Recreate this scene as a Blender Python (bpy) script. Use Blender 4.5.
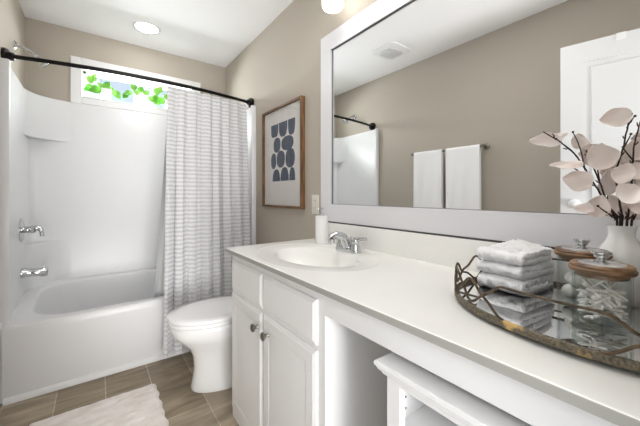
import bpy, bmesh, math, random
from mathutils import Vector, Matrix, noise
random.seed(7)
PI = math.pi
sc = bpy.context.scene
for o in list(bpy.data.objects): bpy.data.objects.remove(o)

# ------------------------------------------------------------------ camera, world, lights, exposure
cam = bpy.data.cameras.new('camera'); camo = bpy.data.objects.new('camera', cam)
sc.collection.objects.link(camo)
CH = 1.13
camo.location = (0, 0, CH); camo.rotation_euler = (PI/2, 0, -math.radians(36.6))
cam.sensor_width = 36; cam.lens = 36*301/640; cam.shift_y = -18.5/640; cam.clip_start = 0.02
sc.camera = camo
sc.view_settings.view_transform = 'Standard'; sc.view_settings.look = 'None'
sc.view_settings.exposure = 0.27; sc.view_settings.gamma = 1; sc.view_settings.use_curve_mapping = False
sc.cycles.use_denoising = True
sc.cycles.max_bounces = 12; sc.cycles.diffuse_bounces = 6; sc.cycles.transparent_max_bounces = 24
sc.cycles.caustics_reflective = False; sc.cycles.caustics_refractive = False

wd = bpy.data.worlds.new('sky'); sc.world = wd; wd.use_nodes = True
wd.node_tree.nodes['Background'].inputs[0].default_value = (0.93, 0.965, 1.0, 1)
wd.node_tree.nodes['Background'].inputs[1].default_value = 1.15

def area(name, loc, rot, sx, sy, power, col=(1, 1, 1)):
    l = bpy.data.lights.new(name, 'AREA'); l.shape = 'RECTANGLE'; l.size = sx; l.size_y = sy
    l.energy = power; l.color = col
    o = bpy.data.objects.new(name, l); sc.collection.objects.link(o)
    o.location = loc; o.rotation_euler = rot
    return o
# added unseen fill, aimed up through the doorway to brighten the ceiling
area('ceiling_fill', (-0.10, -2.9, 0.12), (PI-math.radians(55), 0, 0), 1.5, 1.5, 140.0, (1.0, 0.99, 0.98))
# added unseen fill behind the camera, brightens the fronts facing it
area('doorway_fill', (-0.32, -1.40, 1.60), (PI/2-math.radians(6), 0, -math.radians(18)), 0.5, 0.6, 12.0, (1.0, 0.985, 0.97))
# daylight at the high window
area('window_daylight', (0.33, 3.45, 2.15), (-math.radians(74), 0, 0), 0.9, 0.4, 80.0, (0.96, 0.98, 1.0))

# ------------------------------------------------------------------ helpers
def lin(r, g, b):
    f = lambda c: (c/255/12.92) if c <= 10 else ((c/255+0.055)/1.055)**2.4
    return (f(r), f(g), f(b), 1)

def mat(name, col, rough=0.5, metal=0.0, spec=0.5, emit=None, estr=0, coat=0, sss=0, sheen=0):
    m = bpy.data.materials.new(name); m.use_nodes = True
    p = m.node_tree.nodes['Principled BSDF']
    p.inputs['Base Color'].default_value = col
    p.inputs['Roughness'].default_value = rough
    p.inputs['Metallic'].default_value = metal
    p.inputs['Specular IOR Level'].default_value = spec
    p.inputs['Coat Weight'].default_value = coat
    p.inputs['Coat Roughness'].default_value = 0.08
    if sheen: p.inputs['Sheen Weight'].default_value = sheen
    if emit:
        p.inputs['Emission Color'].default_value = emit
        p.inputs['Emission Strength'].default_value = estr
    return m

def add_noise(m, scale=20, c1=None, c2=None, bump=0.0, detail=4, dist=0.002, stretch=None, lo=0.35, hi=0.65):
    nt = m.node_tree; p = nt.nodes['Principled BSDF']
    tc = nt.nodes.new('ShaderNodeTexCoord'); n = nt.nodes.new('ShaderNodeTexNoise')
    n.inputs['Scale'].default_value = scale; n.inputs['Detail'].default_value = detail
    if stretch:
        mp = nt.nodes.new('ShaderNodeMapping'); mp.inputs['Scale'].default_value = stretch
        nt.links.new(tc.outputs['Object'], mp.inputs['Vector']); nt.links.new(mp.outputs['Vector'], n.inputs['Vector'])
    else:
        nt.links.new(tc.outputs['Object'], n.inputs['Vector'])
    if c1:
        r = nt.nodes.new('ShaderNodeValToRGB')
        r.color_ramp.elements[0].position = lo; r.color_ramp.elements[1].position = hi
        r.color_ramp.elements[0].color = c1; r.color_ramp.elements[1].color = c2
        nt.links.new(n.outputs['Fac'], r.inputs['Fac']); nt.links.new(r.outputs['Color'], p.inputs['Base Color'])
    if bump:
        b = nt.nodes.new('ShaderNodeBump'); b.inputs['Strength'].default_value = bump; b.inputs['Distance'].default_value = dist
        nt.links.new(n.outputs['Fac'], b.inputs['Height']); nt.links.new(b.outputs['Normal'], p.inputs['Normal'])
    return m

def glass_mat(name, tint=(0.97, 0.985, 0.98, 1), edge=(0.72, 0.78, 0.76, 1), refl=0.9):
    m = bpy.data.materials.new(name); m.use_nodes = True; nt = m.node_tree
    nt.nodes.remove(nt.nodes['Principled BSDF']); out = nt.nodes['Material Output']
    t = nt.nodes.new('ShaderNodeBsdfTransparent'); g = nt.nodes.new('ShaderNodeBsdfGlossy'); g.inputs['Roughness'].default_value = 0.02
    lw = nt.nodes.new('ShaderNodeLayerWeight'); lw.inputs['Blend'].default_value = 0.16
    mx = nt.nodes.new('ShaderNodeMix'); mx.data_type = 'RGBA'
    mx.inputs[6].default_value = tint; mx.inputs[7].default_value = edge
    nt.links.new(lw.outputs['Facing'], mx.inputs[0]); nt.links.new(mx.outputs[2], t.inputs['Color'])
    pw = nt.nodes.new('ShaderNodeMath'); pw.operation = 'POWER'; pw.inputs[1].default_value = 4
    lw2 = nt.nodes.new('ShaderNodeLayerWeight'); lw2.inputs['Blend'].default_value = 0.5
    nt.links.new(lw2.outputs['Facing'], pw.inputs[0])
    mu = nt.nodes.new('ShaderNodeMath'); mu.operation = 'MULTIPLY_ADD'; mu.inputs[1].default_value = 0.4*refl; mu.inputs[2].default_value = 0.035*refl
    nt.links.new(pw.outputs[0], mu.inputs[0])
    ms = nt.nodes.new('ShaderNodeMixShader'); nt.links.new(mu.outputs[0], ms.inputs[0])
    nt.links.new(t.outputs[0], ms.inputs[1]); nt.links.new(g.outputs[0], ms.inputs[2])
    nt.links.new(ms.outputs[0], out.inputs['Surface'])
    return m

def world_loc(o):
    v = Vector((0, 0, 0))
    while o: v += o.location; o = o.parent
    return v

def obj(name, bm, m, parent=None, smooth=True, loc=None, angle=40):
    """ONE mesh object; vertices are given in world coordinates."""
    bmesh.ops.recalc_face_normals(bm, faces=bm.faces)
    me = bpy.data.meshes.new(name)
    if parent is None and loc is None:
        xs = [v.co for v in bm.verts]
        loc = Vector(((min(v.x for v in xs)+max(v.x for v in xs))/2, (min(v.y for v in xs)+max(v.y for v in xs))/2, min(v.z for v in xs)))
    base = world_loc(parent) if parent else Vector(loc)
    bmesh.ops.translate(bm, verts=bm.verts, vec=-base)
    if smooth:
        for f in bm.faces: f.smooth = True
        lim = math.radians(angle)
        for e in bm.edges:
            if len(e.link_faces) == 2 and e.calc_face_angle(0) > lim: e.smooth = False
    bm.to_mesh(me); bm.free()
    o = bpy.data.objects.new(name, me); sc.collection.objects.link(o)
    for mm in (m if isinstance(m, (list, tuple)) else [m]): me.materials.append(mm)
    if parent: o.parent = parent
    else: o.location = loc
    return o

def tag(o, label, cat=None, group=None, kind=None):
    o['label'] = label
    if cat: o['category'] = cat
    if group: o['group'] = group
    if kind: o['kind'] = kind
    return o

def thing(name, label, cat, loc, group=None, kind=None):
    o = bpy.data.objects.new(name, None); sc.collection.objects.link(o)
    o.location = loc; o.empty_display_size = 0.05
    return tag(o, label, cat, group, kind)

def B(): return bmesh.new()

def box(bm, x0, x1, y0, y1, z0, z1, bev=0.0, seg=2, M=None):
    x0, x1 = min(x0, x1), max(x0, x1); y0, y1 = min(y0, y1), max(y0, y1); z0, z1 = min(z0, z1), max(z0, z1)
    vs = [bm.verts.new(c) for c in ((x0,y0,z0),(x1,y0,z0),(x1,y1,z0),(x0,y1,z0),(x0,y0,z1),(x1,y0,z1),(x1,y1,z1),(x0,y1,z1))]
    fs = [bm.faces.new([vs[i] for i in f]) for f in ((0,3,2,1),(4,5,6,7),(0,1,5,4),(1,2,6,5),(2,3,7,6),(3,0,4,7))]
    new = list(vs)
    if bev:
        es = {e for f in fs for e in f.edges}
        r = bmesh.ops.bevel(bm, geom=list(es), offset=bev, segments=seg, profile=0.5, affect='EDGES')
        new = list({v for v in r['verts']} | {v for v in vs if v.is_valid})
    if M is not None:
        for v in new: v.co = M @ v.co
    return bm

def lathe(bm, prof, c=(0, 0, 0), seg=32, M=None, cap0=True, cap1=True):
    rings = []
    T = Matrix.Translation(Vector(c)) @ (M if M is not None else Matrix.Identity(4))
    for r, z in prof:
        rings.append([bm.verts.new(T @ Vector((r*math.cos(2*PI*i/seg), r*math.sin(2*PI*i/seg), z))) for i in range(seg)])
    for a, b in zip(rings, rings[1:]):
        for i in range(seg): bm.faces.new((a[i], a[(i+1) % seg], b[(i+1) % seg], b[i]))
    if cap0: bm.faces.new(rings[0][::-1])
    if cap1: bm.faces.new(rings[-1])
    return bm

def axis_mat(d):
    return Vector(d).to_track_quat('Z', 'Y').to_matrix().to_4x4()

def tube(bm, pts, r, seg=10, closed=False):
    pts = [Vector(p) for p in pts]; n = len(pts)
    rr = r if isinstance(r, (list, tuple)) else [r]*n
    rings = []; up = None
    for i, p in enumerate(pts):
        if closed: t = pts[(i+1) % n]-pts[i-1]
        else: t = pts[min(i+1, n-1)]-pts[max(i-1, 0)]
        t.normalize()
        if up is None:
            up = Vector((0, 0, 1)) if abs(t.z) < 0.9 else Vector((1, 0, 0))
        s = t.cross(up)
        if s.length < 1e-6: s = t.orthogonal()
        s.normalize(); up = s.cross(t).normalized()
        rings.append([bm.verts.new(p+(s*math.cos(2*PI*k/seg)+up*math.sin(2*PI*k/seg))*rr[i]) for k in range(seg)])
    m = n if closed else n-1
    for i in range(m):
        a, b = rings[i], rings[(i+1) % n]
        for k in range(seg): bm.faces.new((a[k], a[(k+1) % seg], b[(k+1) % seg], b[k]))
    if not closed:
        bm.faces.new(rings[0][::-1]); bm.faces.new(rings[-1])
    return bm

def spline(pts, n=8):
    P = [Vector(p) for p in pts]; out = []
    P = [2*P[0]-P[1]]+P+[2*P[-1]-P[-2]]
    for i in range(1, len(P)-2):
        for k in range(n):
            t = k/n
            a, b, c, d = P[i-1], P[i], P[i+1], P[i+2]
            out.append(0.5*((2*b)+(c-a)*t+(2*a-5*b+4*c-d)*t*t+(3*b-a-3*c+d)*t**3))
    out.append(P[-2])
    return out

def loft(bm, rings, cap0=True, cap1=True):
    R = [[bm.verts.new(p) for p in ring] for ring in rings]; n = len(R[0])
    for a, b in zip(R, R[1:]):
        for i in range(n): bm.faces.new((a[i], a[(i+1) % n], b[(i+1) % n], b[i]))
    if cap0: bm.faces.new(R[0][::-1])
    if cap1: bm.faces.new(R[-1])
    return bm

def prism(bm, poly, axis, a0, a1):
    """extrude a 2D polygon along an axis ('x','y','z')"""
    def P(p, a):
        return {'x': (a, p[0], p[1]), 'y': (p[0], a, p[1]), 'z': (p[0], p[1], a)}[axis]
    return loft(bm, [[P(p, a0) for p in poly], [P(p, a1) for p in poly]])

def sph(bm, c, r, u=16, v=10, sc_=(1, 1, 1)):
    bmesh.ops.create_uvsphere(bm, u_segments=u, v_segments=v, radius=r,
        matrix=Matrix.Translation(Vector(c)) @ Matrix.Diagonal((*sc_, 1)))
    return bm

def sheet(bm, fn, nu, nv, thick=0.0):
    """grid surface fn(s,t)->Vector, s,t in 0..1; closed to thickness along its normals when thick>0"""
    G = [[Vector(fn(i/nu, j/nv)) for j in range(nv+1)] for i in range(nu+1)]
    if not thick:
        V = [[bm.verts.new(p) for p in row] for row in G]
        for i in range(nu):
            for j in range(nv): bm.faces.new((V[i][j], V[i+1][j], V[i+1][j+1], V[i][j+1]))
        return bm
    def nrm(i, j):
        a = G[min(i+1, nu)][j]-G[max(i-1, 0)][j]; b = G[i][min(j+1, nv)]-G[i][max(j-1, 0)]
        n = a.cross(b)
        return n.normalized() if n.length > 1e-12 else Vector((0, 0, 1))
    A = [[bm.verts.new(G[i][j]+nrm(i, j)*thick/2) for j in range(nv+1)] for i in range(nu+1)]
    C = [[bm.verts.new(G[i][j]-nrm(i, j)*thick/2) for j in range(nv+1)] for i in range(nu+1)]
    for i in range(nu):
        for j in range(nv):
            bm.faces.new((A[i][j], A[i+1][j], A[i+1][j+1], A[i][j+1]))
            bm.faces.new((C[i][j], C[i][j+1], C[i+1][j+1], C[i+1][j]))
    for i in range(nu):
        bm.faces.new((A[i][0], C[i][0], C[i+1][0], A[i+1][0])); bm.faces.new((A[i][nv], A[i+1][nv], C[i+1][nv], C[i][nv]))
    for j in range(nv):
        bm.faces.new((A[0][j], A[0][j+1], C[0][j+1], C[0][j])); bm.faces.new((A[nu][j], C[nu][j], C[nu][j+1], A[nu][j+1]))
    return bm

# ------------------------------------------------------------------ materials
M_wall = add_noise(mat('taupe_paint', lin(184, 176, 164), 0.85, spec=0.2), 180, bump=0.05, dist=0.001)
M_ceil = mat('ceiling_paint', lin(248, 248, 249), 0.9, spec=0.2)
M_trim = mat('white_trim_paint', lin(236, 236, 236), 0.4, spec=0.4)
M_door = mat('door_paint', lin(222, 222, 222), 0.5, spec=0.3)
M_cab = mat('white_cabinet_paint', lin(242, 242, 242), 0.38, spec=0.4)
M_frame = mat('white_mirror_frame', lin(228, 228, 231), 0.4, spec=0.3)
M_acryl = mat('white_acrylic', lin(229, 229, 230), 0.3, spec=0.4)
M_porc = mat('white_porcelain', lin(247, 247, 247), 0.12, spec=0.5, coat=0.4)
M_count = add_noise(mat('cultured_marble', lin(236, 235, 231), 0.18, spec=0.45), 3, lin(241, 240, 236), lin(246, 245, 242), detail=3)
M_chrome = mat('chrome', (0.60, 0.61, 0.62, 1), 0.12, 1.0)
M_nickel = mat('brushed_nickel', (0.30, 0.28, 0.25, 1), 0.32, 1.0)
M_black = mat('black_metal', lin(22, 20, 20), 0.35, 0.6)
M_mirror = mat('mirror_silver', (0.93, 0.94, 0.94, 1), 0.0, 1.0)
M_dark = mat('dark_edge', lin(70, 68, 66), 0.6)
M_glass = glass_mat('clear_glass', (0.99, 0.995, 0.993, 1), (0.74, 0.80, 0.79, 1), 0.8)
M_pane = glass_mat('window_glass', (0.98, 0.99, 0.99, 1), (0.9, 0.93, 0.93, 1), 0.5)
M_artglass = glass_mat('picture_glass', (0.98, 0.98, 0.98, 1), (0.97, 0.97, 0.97, 1), 0.8)
M_walnut = add_noise(mat('walnut_wood', lin(104, 74, 50), 0.45), 12, lin(84, 58, 38), lin(134, 98, 64), stretch=(6, 6, 0.8))
M_lidwood = add_noise(mat('lid_wood', lin(140, 106, 76), 0.5), 30, lin(86, 62, 42), lin(150, 116, 84), stretch=(1, 1, 5))
M_paper = mat('warm_paper', lin(226, 223, 218), 0.8)
M_ink = add_noise(mat('slate_blue_ink', lin(62, 74, 94), 0.8), 60, lin(52, 62, 82), lin(80, 92, 112))
M_terry = add_noise(mat('white_terry', lin(252, 252, 253), 0.95, spec=0.1, sheen=0.3), 350, bump=0.4, dist=0.003)
M_towel = add_noise(mat('white_towel', lin(250, 250, 251), 0.95, spec=0.1), 250, bump=0.5, dist=0.003)
M_brass = add_noise(mat('aged_bronze', lin(70, 58, 44), 0.5, 0.4), 55, lin(50, 43, 36), lin(104, 86, 62), detail=6, bump=0.3, lo=0.3, hi=0.7)
M_petal = add_noise(mat('blush_petal', lin(253, 242, 237), 0.7, spec=0.2), 14, lin(252, 238, 232), lin(255, 248, 244))
nt_ = M_petal.node_tree; tl_ = nt_.nodes.new('ShaderNodeBsdfTranslucent'); tl_.inputs['Color'].default_value = lin(255, 246, 240)
ms_ = nt_.nodes.new('ShaderNodeMixShader'); ms_.inputs[0].default_value = 0.12
nt_.links.new(nt_.nodes['Principled BSDF'].outputs[0], ms_.inputs[1]); nt_.links.new(tl_.outputs[0], ms_.inputs[2]); nt_.links.new(ms_.outputs[0], nt_.nodes['Material Output'].inputs['Surface'])
M_twig = mat('dark_twig', lin(58, 44, 40), 0.8)
M_leaf = add_noise(mat('fresh_leaf', lin(96, 160, 52), 0.5), 8, lin(58, 130, 26), lin(140, 196, 80))
M_pot = mat('white_pot', lin(238, 238, 238), 0.4)
M_soil = mat('dark_soil', lin(60, 48, 40), 0.95)
M_cotton = mat('cotton', lin(252, 250, 246), 0.95, spec=0.1)
M_stick = mat('swab_stick', lin(238, 232, 222), 0.7)
M_plate = mat('almond_plate', lin(226, 222, 212), 0.4)
M_liner = mat('clear_grey_liner', lin(206, 207, 209), 0.35)
M_knob = mat('white_knob', lin(236, 236, 236), 0.3)
M_lamp = mat('lit_opal_glass', lin(255, 252, 246), 0.3, emit=(1.0, 0.98, 0.95, 1), estr=2.5)
M_can = mat('lit_lens', lin(255, 255, 252), 0.4, emit=(1.0, 0.985, 0.97, 1), estr=28.0)

def gold_flecks(m):
    nt = m.node_tree; p = nt.nodes['Principled BSDF']
    tc = nt.nodes.new('ShaderNodeTexCoord'); n = nt.nodes.new('ShaderNodeTexNoise'); n.inputs['Scale'].default_value = 16; n.inputs['Detail'].default_value = 5
    nt.links.new(tc.outputs['Object'], n.inputs['Vector'])
    r = nt.nodes.new('ShaderNodeValToRGB'); r.color_ramp.elements[0].position = 0.545; r.color_ramp.elements[1].position = 0.60
    nt.links.new(n.outputs['Fac'], r.inputs['Fac'])
    old = p.inputs['Base Color'].links[0].from_socket
    mx = nt.nodes.new('ShaderNodeMix'); mx.data_type = 'RGBA'; mx.inputs[7].default_value = lin(206, 172, 110)
    nt.links.new(r.outputs['Color'], mx.inputs[0]); nt.links.new(old, mx.inputs[6]); nt.links.new(mx.outputs[2], p.inputs['Base Color'])
M_rim = add_noise(mat('pitted_bronze', lin(96, 88, 74), 0.55, 0.3), 260, lin(70, 64, 54), lin(132, 122, 102), detail=3, bump=0.5, lo=0.3, hi=0.7)
gold_flecks(M_rim)

# floor: taupe stone look porcelain planks
def floor_mat():
    m = mat('plank_tile', lin(150, 136, 116), 0.35, spec=0.4); nt = m.node_tree; p = nt.nodes['Principled BSDF']
    tc = nt.nodes.new('ShaderNodeTexCoord')
    br = nt.nodes.new('ShaderNodeTexBrick'); br.offset = 0.5; br.squash = 1.0
    mp = nt.nodes.new('ShaderNodeMapping'); mp.inputs['Location'].default_value = FLOOR_OFF; mp.inputs['Rotation'].default_value = (0, 0, -PI/2)
    nt.links.new(tc.outputs['Object'], mp.inputs['Vector']); nt.links.new(mp.outputs['Vector'], br.inputs['Vector'])
    br.inputs['Scale'].default_value = 1; br.inputs['Brick Width'].default_value = 0.47; br.inputs['Row Height'].default_value = 0.222
    br.inputs['Mortar Size'].default_value = 0.0022; br.inputs['Mortar Smooth'].default_value = 0.2; br.inputs['Bias'].default_value = 0
    br.inputs['Color1'].default_value = lin(148, 135, 114); br.inputs['Color2'].default_value = lin(180, 167, 148); br.inputs['Mortar'].default_value = lin(206, 196, 180)
    n = nt.nodes.new('ShaderNodeTexNoise'); n.inputs['Scale'].default_value = 3.0; n.inputs['Detail'].default_value = 6; n.inputs['Distortion'].default_value = 0.8
    m2 = nt.nodes.new('ShaderNodeMapping'); m2.inputs['Scale'].default_value = (0.9, 4.2, 1); m2.inputs['Rotation'].default_value = (0, 0, 0.25)
    nt.links.new(tc.outputs['Object'], m2.inputs['Vector']); nt.links.new(m2.outputs['Vector'], n.inputs['Vector'])
    r = nt.nodes.new('ShaderNodeValToRGB'); r.color_ramp.elements[0].position = 0.3; r.color_ramp.elements[1].position = 0.7
    r.color_ramp.elements[0].color = (0.52, 0.50, 0.47, 1); r.color_ramp.elements[1].color = (1.25, 1.22, 1.2, 1)
    nt.links.new(n.outputs['Fac'], r.inputs['Fac'])
    mx = nt.nodes.new('ShaderNodeMix'); mx.data_type = 'RGBA'; mx.blend_type = 'MULTIPLY'; mx.inputs[0].default_value = 1
    nt.links.new(br.outputs['Color'], mx.inputs[6]); nt.links.new(r.outputs['Color'], mx.inputs[7]); nt.links.new(mx.outputs[2], p.inputs['Base Color'])
    return m
FLOOR_OFF = (-0.1265, -0.066, 0)
M_floor = floor_mat()

# ------------------------------------------------------------------ the room
XL, XR, YN, YF, ZC = -0.432, 1.0925, -0.06, 3.147, 2.468
WX0, WX1, WZ0, WZ1 = -0.096, 0.765, 1.936, 2.176        # window opening
DX0, DX1, DZ = -0.31, 0.46, 2.06                         # doorway behind the camera
T = 0.12
tag(obj('floor', box(B(), XL-T, XR+T, YN-T, YF+T, -0.08, 0), M_floor, smooth=False), 'brown stone-look tile floor with pale grout lines', 'floor', kind='structure')
tag(obj('ceiling', box(B(), XL-T, XR+T, YN-T, YF+T, ZC, ZC+0.08), M_ceil, smooth=False), 'smooth white ceiling', 'ceiling', kind='structure')
tag(obj('wall_right', box(B(), XR, XR+T, YN-T, YF+T, 0, ZC), M_wall, smooth=False), 'taupe wall behind the mirror and vanity', 'wall', kind='structure')
tag(obj('wall_left', box(B(), XL-T, XL, YN-T, YF+T, 0, ZC), M_wall, smooth=False), 'taupe wall with the towel bar, seen in the mirror', 'wall', kind='structure')
bm = B()
box(bm, XL, WX0, YF, YF+T, 0, ZC); box(bm, WX1, XR, YF, YF+T, 0, ZC)
box(bm, WX0, WX1, YF, YF+T, 0, WZ0); box(bm, WX0, WX1, YF, YF+T, WZ1, ZC)
tag(obj('wall_far', bm, M_wall, smooth=False), 'taupe wall around the high window over the tub', 'wall', kind='structure')
bm = B()
box(bm, XL, DX0, YN-T, YN, 0, ZC); box(bm, DX1, XR, YN-T, YN, 0, ZC); box(bm, DX0, DX1, YN-T, YN, DZ, ZC)
tag(obj('wall_near', bm, M_wall, smooth=False), 'taupe wall with the doorway the photo is taken from', 'wall', kind='structure')

def baseboard(bm, x0, x1, y0, y1):
    box(bm, x0, x1, y0, y1, 0, 0.085, 0.004, 1)
tag(obj('baseboard_left', (lambda b: (baseboard(b, XL, XL+0.014, DX0*0+0.70, 2.36), b)[1])(B()), M_trim), 'white baseboard along the left wall up to the tub', 'baseboard', kind='structure')
tag(obj('baseboard_right', (lambda b: (baseboard(b, XR-0.014, XR, 1.53, 2.315), b)[1])(B()), M_trim), 'white baseboard behind the toilet', 'baseboard', kind='structure')
bm = B(); prism(bm, [(2.3195, 0.0), (2.298, 0.0), (2.2995, 0.014), (2.306, 0.024), (2.3195, 0.029)], 'x', XL+0.03, XR-0.02)
tag(obj('trim_1', bm, M_trim), 'white quarter-round moulding along the foot of the tub', 'trim', kind='structure')

# window: casing on the wall, stool, sash and panes
w = thing('window_1', 'high wide window with white casing above the tub', 'window', ((WX0+WX1)/2, YF, WZ0), kind='structure')
bm = B(); cw = 0.072
box(bm, WX0-cw, WX0, YF-0.016, YF, 1.873, WZ1+cw, 0.003, 1); box(bm, WX1, WX1+cw, YF-0.016, YF, 1.873, WZ1+cw, 0.003, 1)
box(bm, WX0, WX1, YF-0.016, YF, WZ1, WZ1+cw, 0.003, 1); box(bm, WX0, WX1, YF-0.016, YF, 1.873, WZ0-0.012, 0.003, 1)
obj('casing', bm, M_trim, w)
bm = B(); box(bm, WX0, WX1, YF-0.018, YF+T, WZ0-0.012, WZ0, 0.002, 1)
box(bm, WX0, WX0+0.006, YF, YF+T, WZ0, WZ1); box(bm, WX1-0.006, WX1, YF, YF+T, WZ0, WZ1); box(bm, WX0, WX1, YF, YF+T, WZ1-0.006, WZ1)
obj('jamb', bm, M_trim, w)
bm = B(); sy0, sy1 = YF+0.075, YF+0.110; fw = 0.022
box(bm, WX0+0.006, WX0+0.006+fw, sy0, sy1, WZ0, WZ1-0.006); box(bm, WX1-0.006-fw, WX1-0.006, sy0, sy1, WZ0, WZ1-0.006)
box(bm, WX0, WX1, sy0, sy1, WZ0, WZ0+fw); box(bm, WX0, WX1, sy0, sy1, WZ1-0.006-fw, WZ1-0.006)
box(bm, 0.3255, 0.3355, sy0+0.008, sy1-0.008, WZ0, WZ1-0.006)
sash = obj('sash', bm, M_trim, w)
obj('pane', box(B(), WX0+0.02, WX1-0.02, sy0+0.015, sy0+0.019, WZ0+0.015, WZ1-0.02), M_pane, sash)

# neighbouring house seen pale through the window
h = thing('neighbour_house', 'pale house with grey-blue windows seen through the high window', 'house', (1.6, 9.0, 0))
M_hwall = mat('pale_siding', lin(225, 226, 228), 0.8); M_hwin = mat('house_window', lin(190, 200, 216), 0.3)
obj('wall', box(B(), -1.6, 6.0, 9.0, 9.4, 0, 4.35), M_hwall, h)
for i, xx in enumerate((-1.2, 0.0, 1.2, 2.4, 3.6)):
    f = obj('window_frame', box(B(), xx, xx+0.8, 8.95, 9.0, 3.25, 4.15), M_trim, h)
    obj('pane', box(B(), xx+0.06, xx+0.74, 8.94, 8.95, 3.31, 4.09), M_hwin, f)
obj('roof', prism(B(), [(8.7, 4.35), (9.4, 4.35), (9.4, 4.9)], 'x', -1.8, 6.2), mat('grey_shingle', lin(170, 172, 178), 0.9), h)

# open door leaf (seen in the mirror) with its knob
HX, HY = -0.292, -0.05
dv = Vector((0.207, 0.978, 0)).normalized(); dn = Vector((dv.y, -dv.x, 0))
DM = Matrix(((dv.x, dn.x, 0, HX), (dv.y, dn.y, 0, HY), (0, 0, 1, 0), (0, 0, 0, 1)))   # local: u along leaf, n towards room
d = thing('door_1', 'white panelled door standing open, seen in the mirror', 'door', (HX, HY, 0.01), kind='structure')
DW, DT, DH = 0.679, 0.035, 2.045
bm = B()
st = 0.105
box(bm, 0, st, -DT, 0, 0.01, DH, M=DM); box(bm, DW-st, DW, -DT, 0, 0.01, DH, M=DM)
for z0, z1 in ((0.01, 0.22), (0.92, 1.06), (DH-0.115, DH)): box(bm, st, DW-st, -DT, 0, z0, z1, M=DM)
obj('leaf', bm, M_door, d, smooth=False)
for z0, z1 in ((0.22, 0.92), (1.06, DH-0.115)):
    bm = B(); box(bm, st, DW-st, -DT+0.008, -0.010, z0, z1, M=DM)
    box(bm, st+0.035, DW-st-0.035, -DT+0.004, -0.004, z0+0.035, z1-0.035, 0.006, 1, M=DM)
    obj('panel', bm, M_door, d)
kz, ku = 1.072, DW-0.065
bm = B(); KM = DM @ Matrix.Translation((ku, 0, kz)) @ Matrix.Rotation(-PI/2, 4, 'X')
lathe(bm, [(0.030, 0.0), (0.030, 0.004), (0.014, 0.008), (0.011, 0.02), (0.020, 0.026), (0.027, 0.036), (0.027, 0.046), (0.020, 0.054), (0.002, 0.057)], M=KM, seg=28)
tag(obj('knob', bm, M_knob, d), 'round white door knob')
hk = B(); box(hk, 0.39, 0.43, -DT-0.003, 0.003, DH, DH+0.003, M=DM); box(hk, 0.39, 0.43, 0, 0.003, DH-0.035, DH+0.003, M=DM); box(hk, 0.39, 0.43, -DT-0.003, -DT, DH-0.03, DH+0.003, M=DM)
tag(obj('over_door_hook', hk, M_trim), 'small white bracket hooked over the top of the door', 'hook')

# ------------------------------------------------------------------ bathtub and shower surround
t = thing('bathtub', 'white one-piece alcove bathtub with tall shower surround', 'bathtub', (0.33, 2.73, 0))
TX0, TX1, TY0, TY1, RZ = XL+0.016, XR-0.012, 2.32, YF-0.012, 0.41
def rrect(cx, cy, hx, hy, r, z, n=10):
    out = []
    for k, (sx, sy) in enumerate(((1, 1), (-1, 1), (-1, -1), (1, -1))):
        for i in range(n+1):
            a = k*PI/2+i/n*PI/2
            out.append(Vector((cx+sx*(hx-r)+r*math.cos(a), cy+sy*(hy-r)+r*math.sin(a), z)))
    return out
def backlift(p, amt=0.05):
    s = max(0, min(1, (p.y-2.50)/0.5)); s = s*s*(3-2*s)
    return Vector((p.x, p.y, p.z+amt*s))
cx, cy, hx, hy = (TX0+TX1)/2, (TY0+TY1)/2, (TX1-TX0)/2, (TY1-TY0)/2
bx, by = cx+0.01, cy-0.005
rings = [rrect(cx, cy, hx, hy, 0.012, 0.0),
         rrect(cx, cy, hx, hy, 0.012, 0.36), rrect(cx, cy, hx, hy, 0.014, RZ-0.012), rrect(cx, cy, hx-0.004, hy-0.004, 0.016, RZ-0.003), rrect(cx, cy, hx-0.012, hy-0.012, 0.02, RZ)]
rings = [[backlift(p) if k > 1 else p for p in r] for k, r in enumerate(rings)]
ins = [(0.072, 0.068, 0.22, RZ), (0.082, 0.078, 0.22, RZ-0.004), (0.092, 0.088, 0.21, RZ-0.018), (0.12, 0.105, 0.20, 0.25), (0.15, 0.125, 0.19, 0.14), (0.20, 0.17, 0.16, 0.085), (0.30, 0.25, 0.10, 0.075)]
for dx, dy, r, z in ins:
    rr = rrect(bx, by, hx-dx, hy-dy, r, z)
    rings.append([backlift(p) if z > 0.3 else p for p in rr])
obj('tub', loft(B(), rings), M_acryl, t, angle=50)

SZ = 1.885; ST = 0.022   # surround top and thickness
# left end panel, back panel and right end panel joined round the corners
bm = B()
def surr_path(rc, off):
    y0 = 2.395; xl, xr, yb = XL+off, XR-off, YF-off
    pts = [Vector((xl, y0, 0))]
    for i in range(13):
        a = PI-i/12*PI/2; pts.append(Vector((xl+rc+rc*math.cos(a), yb-rc+rc*math.sin(a), 0)))
    for i in range(13):
        a = PI/2-i/12*PI/2; pts.append(Vector((xr-rc+rc*math.cos(a), yb-rc+rc*math.sin(a), 0)))
    pts.append(Vector((xr, y0, 0)))
    return pts
inn = surr_path(0.05, ST+0.006); out_ = surr_path(0.05, 0.002)
rows = []
def SV(p, z): return bm.verts.new((p.x, p.y, z))
def topz(p): return SZ-0.015*max(0, min(1, (p.y-2.4)/0.7))
A = [[SV(p, 0.385) for p in inn], [SV(p, topz(p)-0.008) for p in inn], [SV(p+(q-p)*0.3, topz(p)) for p, q in zip(inn, out_)], [SV(q, topz(p)) for p, q in zip(inn, out_)], [SV(q, 0.385) for q in out_]]
for a, b in zip(A, A[1:]):
    for i in range(len(a)-1): bm.faces.new((a[i], a[i+1], b[i+1], b[i]))
for k in (0, -1): bm.faces.new([r[k] for r in A])
obj('surround_panel', bm, M_acryl, t, angle=50)
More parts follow.
